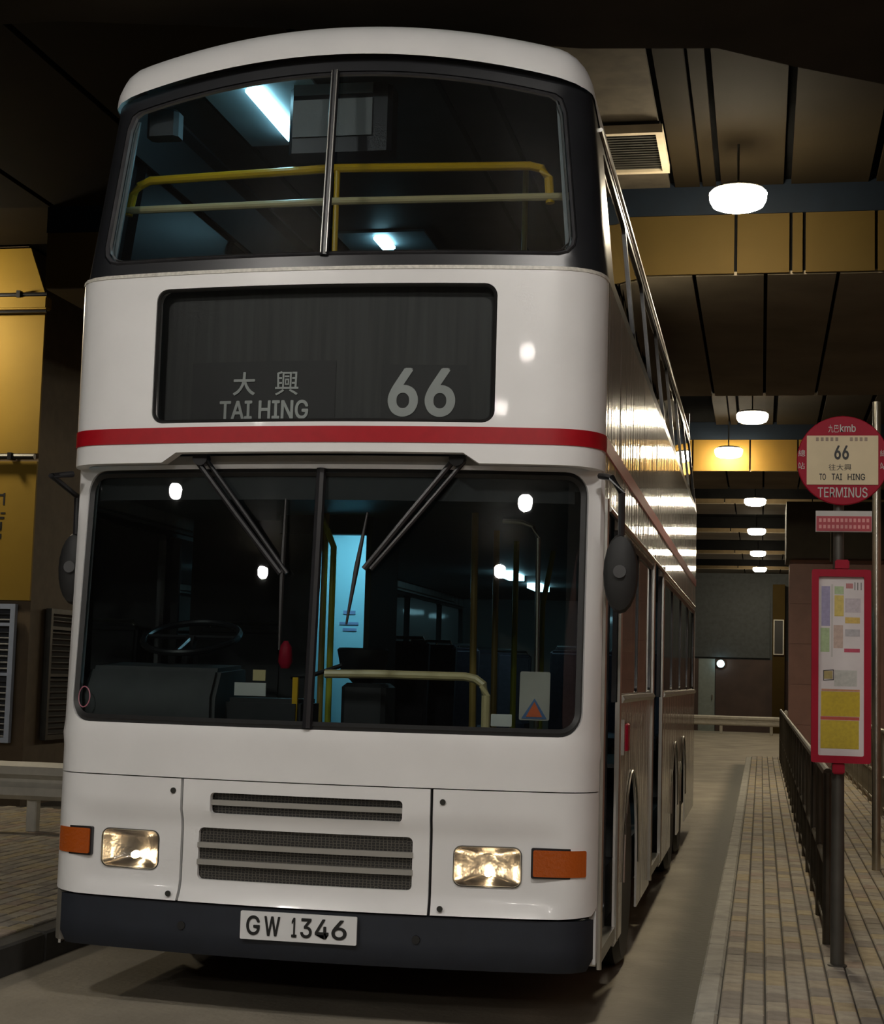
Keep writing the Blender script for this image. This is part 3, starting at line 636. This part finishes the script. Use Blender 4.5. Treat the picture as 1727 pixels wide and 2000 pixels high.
# mirrors
def mirror(sg):
    cx, y = (1.345, .05) if sg > 0 else (-1.275, .30)
    m = bp('door_mirror', MB().lathe([(.02, -.035), (.085, -.032), (.125, -.015), (.135, .01), (.13, .025)], (0, 0, 0), 'y', 20), mat('mirror_black', (.006, .006, .006), .6, noise=.2))
    me = m.data
    for v in me.vertices:       # stretch the round shell into a tall oval
        a = v.co+Vector((0, 5, 0)); v.co = Vector((cx+a.x*.56, y+a.y, 1.985+a.z*1.28))-Vector((0, 5, 0))
    bp('mirror_glass', MB().prism([(cx+.068*math.cos(t*.3142), 1.985+.155*math.sin(t*.3142)) for t in range(20)], y+.026, y+.032, 'y'), CHROME, parent=m)
    bp('mirror_boss', MB().lathe([(.028, -.052), (.028, -.03)], (cx-.0, y, 1.99), 'y', 14), MIDPLASTIC, parent=m)
    bp('mirror_arm', MB().tube([(sg*1.24, .16, 2.42), (sg*1.30, .06, 2.40), (cx, y+.0, 2.33), (cx, y+.01, 2.12)], .015, 8), BLACK, parent=m)
mirror(1); mirror(-1)
# --- lower saloon
DKIN = mat('dark_interior', (.02, .02, .022), .6, noise=.2); INCEIL = mat('saloon_ceiling', (.10, .11, .11), .5, noise=.1)
DASH = mat('dashboard', (.055, .055, .055), .6, noise=.15, nscale=10)
bp('saloon_floor', MB().box(-1.2, .32, .36, 1.2, 10.3, .62), DKIN, smooth=False)
bp('saloon_ceiling', MB().box(-1.2, .26, 2.36, 1.2, 10.3, 2.42), INCEIL, smooth=False)
bp('upper_floor', MB().box(-1.2, .26, 2.5, 1.2, 10.3, 2.56), DKIN, smooth=False)
bp('windscreen_header', MB().patch([(-1.2, 2.30), (1.2, 2.30), (1.2, 2.46), (-1.2, 2.46)], [], surf, .1, 0, .10), DKIN)
da = bp('dashboard', MB().prism([(.16, 1.22), (.16, 1.40), (.24, 1.53), (.62, 1.55), (.66, 1.40), (.66, .62), (.3, .62)], -1.14, -.5, 'x'), DASH, bevel=.02)
bp('console', MB().box(-.48, .25, 1.0, -.12, .6, 1.40), DKIN, parent=da, bevel=.02)
bp('sill_shelf', MB().patch([(-1.15, 1.20), (1.15, 1.20), (1.15, 1.275), (-1.15, 1.275)], [], surf, .1, .15, .03), DKIN, parent=da)
bp('notice', MB().box(-.44, .27, 1.41, -.29, .28, 1.47), WHITE, parent=da, smooth=False)
bp('notice', MB().box(-.36, .29, 1.48, -.30, .30, 1.53), CREAM, parent=da, smooth=False)
bp('red_tag', MB().lathe([(.02, 0), (.035, .03), (.03, .10), (.01, .13)], (-.27, .5, 1.54), seg=12), SIGNRED, parent=da)
bp('yellow_edge', MB().box(-.16, .26, 1.30, -.135, .28, 1.50), YELLOW, parent=da, smooth=False)
st = MB(); cw = Vector((-.80, .66, 1.68)); ring = []
axu, axv = Vector((1, 0, 0)), Vector((0, .94, .34))
st.tube([cw+(axu*math.cos(t)+axv*math.sin(t))*.235 for t in [2*math.pi*k/32 for k in range(33)]], .016, 8)
sw = bp('steering_wheel', st, BLACK)
bp('steering_spoke', MB().tube([cw-axu*.23, cw, cw+axu*.23], .012, 6).tube([cw, cw-axv*.23], .012, 6), BLACK, parent=sw)
bp('steering_column', MB().tube([cw, cw+Vector((0, -.12, -.3))], .03, 8), BLACK, parent=sw)
def seat(x, y, z, w_=.42, m=None):
    s_ = bp('seat', MB().cbox(x-w_/2, y, z+.40, x+w_/2, y+.42, z+.50, .03), m)
    bp('backrest', MB().prism([(y+.38, z+.45), (y+.46, z+.45), (y+.54, z+1.12), (y+.47, z+1.14), (y+.44, z+1.12)], x-w_/2+.01, x+w_/2-.01, 'x'), m, parent=s_, bevel=.02)
    for dx in (-.13, .13): bp('seat_leg', MB().box(x+dx-.02, y+.1, z, x+dx+.02, y+.35, z+.42), DKMETAL, parent=s_, smooth=False)
    bp('grab_handle', MB().tube([(x-w_/2+.04, y+.5, z+1.10), (x-w_/2+.06, y+.5, z+1.16), (x+w_/2-.06, y+.5, z+1.16), (x+w_/2-.04, y+.5, z+1.10)], .012, 6), ALU, parent=s_)
SEATM = mat('seat_purple', (.07, .055, .075), .6, noise=.2, nscale=30)
bp('added_cab_shield', MB().box(-1.2, 1.72, .62, -.62, 1.75, 2.36), DKIN, smooth=False)  # partition put in to block interior lights reflecting in the left windows
seat(-.82, 1.05, .62, .5, mat('driver_seat', (.02, .02, .022), .7, noise=.2))
for y in (3.5, 4.5, 5.5, 6.5, 7.5, 8.5):
    for x in (-.93, -.49, .49, .93):
        if y < 5 and x > 0: continue
        seat(x, y, .62, m=SEATM)
# pale blue stair panel and tube; walls and header added to contain its light
PBLUE = mat('pale_blue_panel', (.32, .62, .72), .5, noise=.06, nscale=2)
bp('stair_panel', MB().box(-.60, 2.05, .62, -.12, 2.08, 2.36), PBLUE, smooth=False)
sp = bp('stair_shield', MB().prism([(-.40, 1.48), (-.555, 2.05), (-.60, 2.05), (-.60, 1.48)], .62, 2.36), DKIN, smooth=False)
bp('stair_shield', MB().box(-.13, 1.45, .62, -.10, 2.1, 2.36), DKIN, smooth=False)
bp('shield_header', MB().box(-.60, 1.40, 2.26, -.13, 1.47, 2.36), DKIN, parent=sp, smooth=False)
stub = bp('stair_light', MB().box(-.38, 1.55, 2.315, -.15, 1.62, 2.345), emis('stair_glow', FLUO, 95), smooth=False)
for x0, z0, x1, z1 in ((-.40, 1.86, -.33, 1.88), (-.42, 1.80, -.31, 1.815), (-.40, 1.765, -.32, 1.78)):
    bp('panel_print', MB().box(x0, 2.044, z0, x1, 2.05, z1), mat('print_violet', (.22, .3, .5), .5, noise=.1), smooth=False)
def rail(name, path, r, m): return bp(name, MB().tube(path, r, 10), m)
rail('yellow_pole', [(-.255, 1.25, .62), (-.255, 1.25, 2.18), (-.29, 1.25, 2.26), (-.34, 1.25, 2.36)], .017, mat('pole_green_yellow', (.45, .46, .04), .3, noise=.06))
rail('yellow_pole', [(-.315, 1.3, .62), (-.315, 1.3, 2.36)], .017, mat('pole_tan', (.30, .20, .05), .35, noise=.08))
rail('hand_rail', [(-.10, .6, 1.52), (.13, .6, 1.525), (.58, .6, 1.525), (.63, .6, 1.515), (.665, .6, 1.49), (.68, .6, 1.44), (.685, .6, .62)], .021, CREAM)
rail('yellow_pole', [(.52, 1.2, .62), (.50, 1.2, 2.36)], .018, MATS['pole_tan'])
rail('yellow_pole', [(.46, 2.2, .62), (.45, 2.2, 2.36)], .018, MATS['pole_tan'])
rail('yellow_pole', [(.46, 2.9, .62), (.46, 2.9, 2.36)], .018, MATS['pole_green_yellow'])
rail('yellow_pole', [(.53, 3.6, .62), (.535, 3.6, 2.0), (.60, 3.6, 2.36)], .018, MATS['pole_green_yellow'])
rail('yellow_pole', [(-.55, 3.3, .62), (-.55, 3.3, 2.36)], .017, MATS['pole_tan'])
rail('door_pipe', [(.74, .6, 2.26), (.83, .6, 2.255), (.885, .6, 2.235), (.91, .6, 2.18), (.92, .6, 1.3)], .012, STEEL)
fb = bp('fare_box', MB().cbox(-.06, .75, .62, .16, 1.0, 1.48, .02), DKIN)
bp('fare_bowl', MB().lathe([(.05, 0), (.11, .06), (.13, .16), (.12, .17), (.06, .08)], (.02, .86, 1.48), seg=16), BLACK, parent=fb)
bp('fare_arm', MB().tube([(.02, .86, 1.62), (-.08, .8, 1.56), (-.2, .72, 1.51), (-.3, .7, 1.50)], .012, 6), BLACK, parent=fb)
for y in (5.6, 7.2):
    for x in (-.03,):
        bp('saloon_light', MB().box(x-.06, y, 2.315, x+.06, y+.6, 2.362), emis('saloon_glow', FLUO, 9), smooth=False)
# notices behind the windscreen
sn = bp('permit_notice', MB().patch(rrect(.915, 1.345, 1.045, 1.555, .008), [], lean, .05, 0, .022), mat('card_grey', (.5, .47, .42), .5, noise=.08))
bp('notice_triangle', MB().patch([(.925, 1.352), (1.035, 1.352), (.980, 1.44)], [], lean, .05, 0, .019), mat('sticker_blue', (.10, .2, .42), .5, noise=.05), parent=sn)
bp('notice_triangle', MB().patch([(.945, 1.360), (1.015, 1.360), (.980, 1.425)], [], lean, .05, 0, .017), mat('sticker_orange', (.75, .16, .04), .5, noise=.05), parent=sn)
bp('card', MB().patch(rrect(.795, 1.315, .885, 1.368, .004), [], lean, .05, 0, .022), WHITE)
bp('round_sticker', MB().ring([(-1.115+.036*math.cos(t*.3142), 1.385+.05*math.sin(t*.3142)) for t in range(20)], .006, lean, .008, .010), mat('sticker_rose', (.35, .12, .16), .5, noise=.05))
# --- upper deck interior
uc = bp('upper_ceiling', MB().box(-1.02, .16, 4.315, 1.02, 10.2, 4.335), mat('upper_ceiling', (.07, .07, .07), .6, noise=.1), smooth=False)
for x in (.42, .66, -.75): bp('ceiling_seam', MB().box(x-.012, .2, 4.305, x+.012, 10, 4.316), INK, parent=uc, smooth=False)
for y0, y1 in ((.24, .95), (2.85, 3.1)):
    cp = bp('light_panel', MB().box(-.74, y0-.05, 4.300, -.16, y1+.15, 4.315), mat('cove_panel', (.34, .40, .42), .5, noise=.05), smooth=False)
    bp('fluorescent_tube', MB().box(-.50, y0, 4.265, -.41, y1, 4.295), emis('tube_glow', FLUO, 12), parent=cp, bevel=.008)
for sg in (1, -1):
    bp('ceiling_cove', MB().prism([(sg*1.0, 4.30), (sg*1.06, 4.28), (sg*1.13, 4.06), (sg*1.145, 4.06), (sg*1.08, 4.32), (sg*1.0, 4.335)], .36, 10.2, 'y'), DKIN, parent=uc)
    bp('edge_strip', MB().patch([(sg*1.085, 3.43), (sg*1.118, 3.43), (sg*1.112, 4.13), (sg*1.085, 4.13)], [], surf, .06, .01, .035), mat('strip_grey', (.42, .43, .43), .5, noise=.06))  # pale pillar strips; the right one stands in for a glass edge highlight
ub = bp('monitor_box', MB().cbox(-.285, .27, 3.97, .216, .42, 4.31, .02), BLACK)
for x0, x1, z0, z1 in ((-.262, .125, 4.045, 4.225), (-.262, .125, 4.25, 4.30)):
    bp('monitor_back', MB().box(x0, .258, z0, x1, .272, z1), mat('monitor_grey', (.20, .20, .19), .5, noise=.05), parent=ub, smooth=False)
cs = bp('speaker_box', MB().cbox(-1.0, .26, 4.08, -.84, .36, 4.22, .02), MIDPLASTIC)
rail('front_hand_rail', [(-1.085, .3, 3.70), (-1.065, .3, 3.80), (-1.035, .3, 3.845), (-.98, .3, 3.87), (-.05, .3, 3.90), (.875, .3, 3.88), (.93, .3, 3.865), (.962, .3, 3.82), (.972, .3, 3.70)], .021, YELLOW)
rail('cross_rail', [(-1.1, .29, 3.722), (-.05, .29, 3.737), (1.06, .29, 3.727)], .018, CREAM)
rail('centre_upright', [(-.045, .3, 3.35), (-.045, .3, 3.9)], .014, YELLOW)
rail('upper_pole', [(.66, 1.6, 2.56), (.66, 1.6, 4.3)], .016, MATS['pole_tan'])
for y in (.9, 1.7, 2.5, 3.3):
    for x in (-.9, -.46, .46, .9): seat(x, y, 2.56, m=SEATM)

# ================================================================== BUS STOP SIGN
sy = 1.48; PX = 2.322
sgn = thing('bus_stop_sign', 'red round bus stop sign on a grey post with framed timetable', 'bus stop', (PX, sy, .15))
def sp_(name, mb, m, parent=None, **k): return obj(name, mb, m, parent=parent or sgn, **k)
POST = mat('post_grey', (.075, .07, .06), .45, metal=.3, noise=.15)
sp_('post', MB().tube([(PX, sy+.05, .15), (PX, sy+.05, 2.45)], [.035, .026], 14), POST)
sp_('post_base', MB().lathe([(.048, 0), (.048, .006), (.038, .012)], (PX, sy+.05, .15), seg=16), POST)
DX, DZ, DR = 2.338, 2.670, .228
disc = sp_('sign_disc', MB().lathe([(DR-.004, -.012), (DR, -.008), (DR, .008), (DR-.004, .012)], (DX, sy, DZ), 'y', 48), SIGNRED)
sp_('route_plate', MB().box(2.160, sy-.018, 2.545, 2.512, sy-.012, 2.796), SIGNCREAM, parent=disc, smooth=False)
f1 = lambda u, v: (u, sy-.0195, v); f0 = lambda u, v: (u, sy-.0135, v)
LW = mat('sign_white', (.48, .46, .44), .5, noise=.05)
for t, b, m, bo in (('66', (2.296, 2.673, 2.368, 2.745), INK, .035), ('往大興', (2.268, 2.617, 2.38, 2.650), INK, .0), ('TO', (2.222, 2.568, 2.255, 2.601), INK, .02), ('TAI', (2.283, 2.568, 2.335, 2.601), INK, .02), ('HING', (2.362, 2.568, 2.448, 2.601), INK, .02)):
    sp_('route_text', text_mb(t, b, f1, bo), m, parent=disc, smooth=False)
for k in range(11):
    if k in (5, 6): continue
    sp_('route_text', MB().box(2.205+k*.024, sy-.0195, 2.768, 2.205+k*.024+.014, sy-.018, 2.787), mat('faded_ink', (.30, .22, .16), .5, noise=.2), parent=disc, smooth=False)
for t, b, bo in (('九巴', (2.266, 2.813, 2.318, 2.852), .0), ('kmb', (2.324, 2.815, 2.402, 2.854), .02), ('TERMINUS', (2.215, 2.480, 2.460, 2.532), .012), ('總', (2.118, 2.690, 2.152, 2.724), 0), ('站', (2.116, 2.625, 2.150, 2.659), 0), ('總', (2.521, 2.690, 2.555, 2.724), 0), ('站', (2.521, 2.625, 2.555, 2.659), 0)):
    sp_('disc_text', text_mb(t, b, f0, bo), LW, parent=disc, smooth=False)
pb = sp_('section_plate', MB().box(2.206, sy-.014, 2.306, 2.482, sy+.01, 2.412), LW, smooth=False)
sp_('red_band', MB().box(2.209, sy-.017, 2.309, 2.480, sy-.013, 2.385), mat('band_red', (.36, .025, .04), .45, noise=.1), parent=pb, smooth=False)
for r_ in range(2):
    for k in range(12):
        sp_('band_mark', MB().box(2.222+k*.0212, sy-.0182, 2.322+r_*.033, 2.222+k*.0212+.013, sy-.017, 2.340+r_*.033), mat('band_pale', (.62, .25, .24), .5, noise=.15), parent=pb, smooth=False)
fr = sp_('timetable_frame', MB().patch(rrect(2.188, 1.150, 2.477, 2.114, .012, 3), [rrect(2.222, 1.185, 2.444, 2.078, .008, 3)], lambda s, z, o: (s, sy-.035+o, z), .3, .06, 0), SIGNRED)
sp_('frame_back', MB().box(2.19, sy+.0, 1.152, 2.475, sy+.024, 2.112), SIGNRED, parent=fr, smooth=False)
sp_('frame_socket', MB().box(2.302, sy-.02, 2.114, 2.372, sy+.02, 2.165), SIGNRED, parent=fr, bevel=.006)
sp_('frame_socket', MB().box(2.292, sy-.02, 1.095, 2.352, sy+.02, 1.150), SIGNRED, parent=fr, bevel=.006)
ps = sp_('timetable', MB().box(2.222, sy-.012, 1.185, 2.444, sy-.004, 2.078), mat('poster_white', (.64, .60, .60), .6, spec=.2, noise=.05), smooth=False)
def blk(x0, z0, x1, z1, c, k=[0]):
    nm = 'poster_'+'_'.join('%02d' % int(v*99) for v in c)
    sp_('poster_block', MB().box(x0, sy-.0135, z0, x1, sy-.012, z1), mat(nm, tuple(.8*v for v in c), .5, noise=.12, nscale=60), parent=ps, smooth=False)
for a in ((2.236, 1.83, 2.278, 2.03, (.36, .33, .52)), (2.232, 1.70, 2.276, 1.82, (.42, .55, .30)), (2.300, 1.99, 2.345, 2.03, (.45, .58, .33)), (2.300, 1.88, 2.345, 1.985, (.70, .55, .14)), (2.296, 1.72, 2.342, 1.835, (.60, .45, .38)),
          (2.356, 2.02, 2.390, 2.045, (.55, .22, .22)), (2.352, 1.90, 2.428, 1.97, (.58, .52, .56)), (2.352, 1.845, 2.424, 1.875, (.72, .50, .12)), (2.352, 1.78, 2.424, 1.815, (.50, .48, .50)), (2.348, 1.70, 2.424, 1.718, (.55, .06, .12)),
          (2.250, 1.565, 2.292, 1.605, (.45, .36, .14)), (2.30, 1.53, 2.41, 1.61, (.56, .56, .52)), (2.236, 1.380, 2.424, 1.503, (.60, .44, .01)), (2.234, 1.220, 2.420, 1.360, (.60, .45, .02)), (2.234, 1.362, 2.422, 1.378, (.55, .08, .05)), (2.238, 1.505, 2.424, 1.515, (.58, .26, .14))):
    blk(*a)
sp_('poster_line', MB().box(2.284, sy-.0145, 1.675, 2.292, sy-.0135, 2.04), LW, parent=ps, smooth=False)
sp_('poster_mark', MB().box(2.398, sy-.0145, 2.012, 2.401, sy-.012, 2.052).box(2.412, sy-.0145, 2.012, 2.415, sy-.012, 2.05).box(2.428, sy-.0145, 2.012, 2.431, sy-.012, 2.05), INK, parent=ps, smooth=False)
sp_('poster_mark', MB().ring([(2.246, 1.556), (2.298, 1.560), (2.298, 1.612), (2.246, 1.608)], .005, lambda u, v, o: (u, sy-.014+o, v), 0, .001), INK, parent=ps, smooth=False)

# ================================================================== RAILINGS
def railing(X, y0, y1, label, step=1.13):
    r = thing('queue_railing', label, 'railing', (X, y0, .15))
    P = lambda n, mb, m=RAILM: obj(n, mb, m, parent=r)
    n = int((y1-y0)/step)
    P('top_rail', MB().tube([(X, y0, 1.06), (X, y0+n*step, 1.06)], .025, 10))
    P('mid_rail', MB().tube([(X, y0, .56), (X, y0+n*step, .56)], .019, 10))
    P('bottom_rail', MB().tube([(X, y0, .23), (X, y0+n*step, .23)], .016, 8))
    pm = None; bmh = None
    for k in range(n+1):
        if pm is None: pm = P('post', MB().tube([(X, y0, .15), (X, y0, 1.06)], .026, 10)); 
        else: c = pm.copy(); COL.objects.link(c); c.parent = r; c.location = (0, k*step, 0)
        if k < n:
            for j in range(1, 9):
                y = k*step+j*step/9
                if bmh is None: bmh = P('bar', MB().tube([(X, y0, .23), (X, y0, .56)], .009, 6)); bmh.location = (0, y, 0)
                else: c = bmh.copy(); COL.objects.link(c); c.parent = r; c.location = (0, y, 0)
    return r
RAILM = mat('rail_steel', (.09, .08, .065), .38, metal=.7, noise=.2)
railing(2.30, 2.22, 24.5, 'dark steel queue railing running back from the bus stop sign')
RAILM = mat('rail_pale', (.32, .29, .23), .35, metal=.8, noise=.15)
railing(3.25, 2.4, 24.5, 'steel queue railing beside the maroon wall')

# ================================================================== OTHER THINGS
GUARD = mat('guard_white', (.50, .48, .42), .5, noise=.12)
def barrier(name, label, x0, x1, y, z0, z1, posts, m):
    t = thing(name, label, 'barrier', ((x0+x1)/2, y, .15 if x1 < 0 else 0)); h = z1-z0
    prof = [(y+.0, z0), (y-.05, z0+h*.12), (y-.05, z0+h*.33), (y+.01, z0+h*.46), (y+.01, z0+h*.54), (y-.05, z0+h*.67), (y-.05, z0+h*.88), (y, z1), (y+.025, z1), (y+.035, z0+h*.5), (y+.025, z0)]
    obj('beam', MB().prism(prof, x0, x1, 'x'), m, parent=t, angle=25)
    for x in posts: obj('post', MB().cbox(x-.045, y+.035, .15 if x1 < 0 else 0, x+.045, y+.125, z1-.03, .01), m, parent=t)
barrier('crash_barrier', 'pale crash barrier on the opposite pavement beneath the yellow wall', -6.6, -2.6, 5.7, .41, .72, (-6.1, -5.0, -3.975, -2.9), GUARD)
barrier('crash_barrier', 'long pale crash barrier across the end of the lane', -4.0, 2.75, 43.3, .26, .55, (-3, -1, .75, 2.25), GUARD)
for x, l in ((2.66, 'white bollard at the end of the long crash barrier'), (2.92, 'white bollard between the crash barrier and the maroon wall')):
    tag(obj('bollard', MB().lathe([(.065, 0), (.06, .04), (.055, .7), (.05, .76), (.02, .8)], (0, 0, 0), seg=14), GUARD, base=(0, 0, 0)), l, 'bollard').location = (x, 41.6, 0)

def louvre(label, o, ux, w_, h, mf, ms):
    """framed louvre standing on o, width along ux"""
    t = thing('louvre_panel', label, 'louvre', o); o = Vector(o); ux = Vector(ux); nn = Vector((ux.y, -ux.x, 0))
    def bx(a0, a1, b0, b1, d0, d1):
        mb = MB(); mb.v = [tuple(o+ux*a+nn*d+Vector((0, 0, b))) for d in (d0, d1) for b in (b0, b1) for a in (a0, a1)]
        mb.f = [(0, 2, 3, 1), (4, 5, 7, 6), (0, 1, 5, 4), (2, 6, 7, 3), (0, 4, 6, 2), (1, 3, 7, 5)]; return mb
    for a in ((0, .05, 0, h), (w_-.05, w_, 0, h), (.05, w_-.05, 0, .05), (.05, w_-.05, h-.05, h), (.05, w_-.05, h*.48, h*.48+.03), (.05, w_-.05, h*.84, h*.84+.03)):
        obj('frame_bar', bx(*a, 0, .06), mf, parent=t, smooth=False)
    obj('backing', bx(.02, w_-.02, .02, h-.02, 0, .008), INK, parent=t, smooth=False)
    n = int((h-.1)/.06)
    for k in range(n):
        z = .055+k*.06; mb = bx(.05, w_-.05, z, z+.008, .01, .045)
        for i in (0, 1, 2, 3): 
            v = Vector(mb.v[i]); mb.v[i] = (v.x, v.y, v.z+.035)
        obj('slat', mb, ms, parent=t, smooth=False)
FRB = mat('frame_pale_blue', (.36, .42, .55), .4, noise=.08)
louvre('pale blue framed louvre low on the yellow wall', (-6.55, 7.98, .75), (1, 0, 0), 1.27, 1.36, FRB, mat('slat_slate', (.07, .075, .085), .5, noise=.15))
louvre('dark louvre on the side of the yellow block', (-5.15, 8.35, .77), (0, 1, 0), .85, 1.32, DKMETAL, mat('slat_dark', (.03, .03, .03), .5, noise=.15))

vt = thing('ceiling_vent', 'framed air grille hanging under the ceiling beside the bus roof', 'vent', (1.0, 4.5, 5.33))
for a in ((.78, 4.03, 1.24, 4.08), (.78, 4.90, 1.24, 4.95), (.78, 4.08, .83, 4.90), (1.19, 4.08, 1.24, 4.90)):
    obj('frame_bar', MB().box(a[0], a[1], 5.31, a[2], a[3], 5.37), mat('vent_frame', (.42, .36, .26), .5, noise=.1), parent=vt, smooth=False)
for k in range(15): obj('slat', MB().box(.83, 4.10+k*.054, 5.325, 1.19, 4.125+k*.054, 5.345), DKMETAL, parent=vt, smooth=False)
obj('duct', MB().box(.80, 4.05, 5.37, 1.22, 4.93, 5.40), INK, parent=vt, smooth=False)

tag(obj('steel_pole', MB().tube([(0, 0, 0), (0, 0, 3.6)], .033, 12), STEEL, base=(0, 0, 0)), 'bright stainless pole standing behind the bus stop sign', 'pole').location = (2.81, 6.0, .15)
for x, h, l in ((3.10, .70, 'thin bright conduit left on the header over the maroon pillar'), (3.24, .48, 'short thin bright conduit on the header over the maroon pillar')):
    tag(obj('conduit', MB().tube([(0, 0, 0), (0, 0, h)], .03, 8), STEEL, base=(0, 0, 0)), l, 'pipe').location = (x, 21.56, 3.66)
el = thing('bulkhead_light', 'small bluish bulkhead light above the grey green door', 'light', (.66, 45.85, 2.08))
obj('diffuser', MB().lathe([(.03, -.09), (.10, -.07), (.12, 0)], (.66, 45.88, 2.15), 'y', 16), emis('exit_glow', (.55, .9, 1), 25), parent=el)
obj('base', MB().lathe([(.14, 0), (.14, .04)], (.66, 45.86, 2.15), 'y', 16), DKMETAL, parent=el)
ws_ = thing('framed_board', 'tall framed dark board on the yellow column by the end wall', 'board', (2.46, 45.36, 2.5))
obj('board', MB().box(2.33, 45.36, 2.5, 2.60, 45.39, 3.55), INK, parent=ws_, smooth=False)
for x in (2.31, 2.60): obj('frame_bar', MB().box(x, 45.34, 2.5, x+.03, 45.4, 3.55), GUARD, parent=ws_, smooth=False)
for z in (2.47, 3.55): obj('frame_bar', MB().box(2.31, 45.34, z, 2.63, 45.4, z+.03), GUARD, parent=ws_, smooth=False)
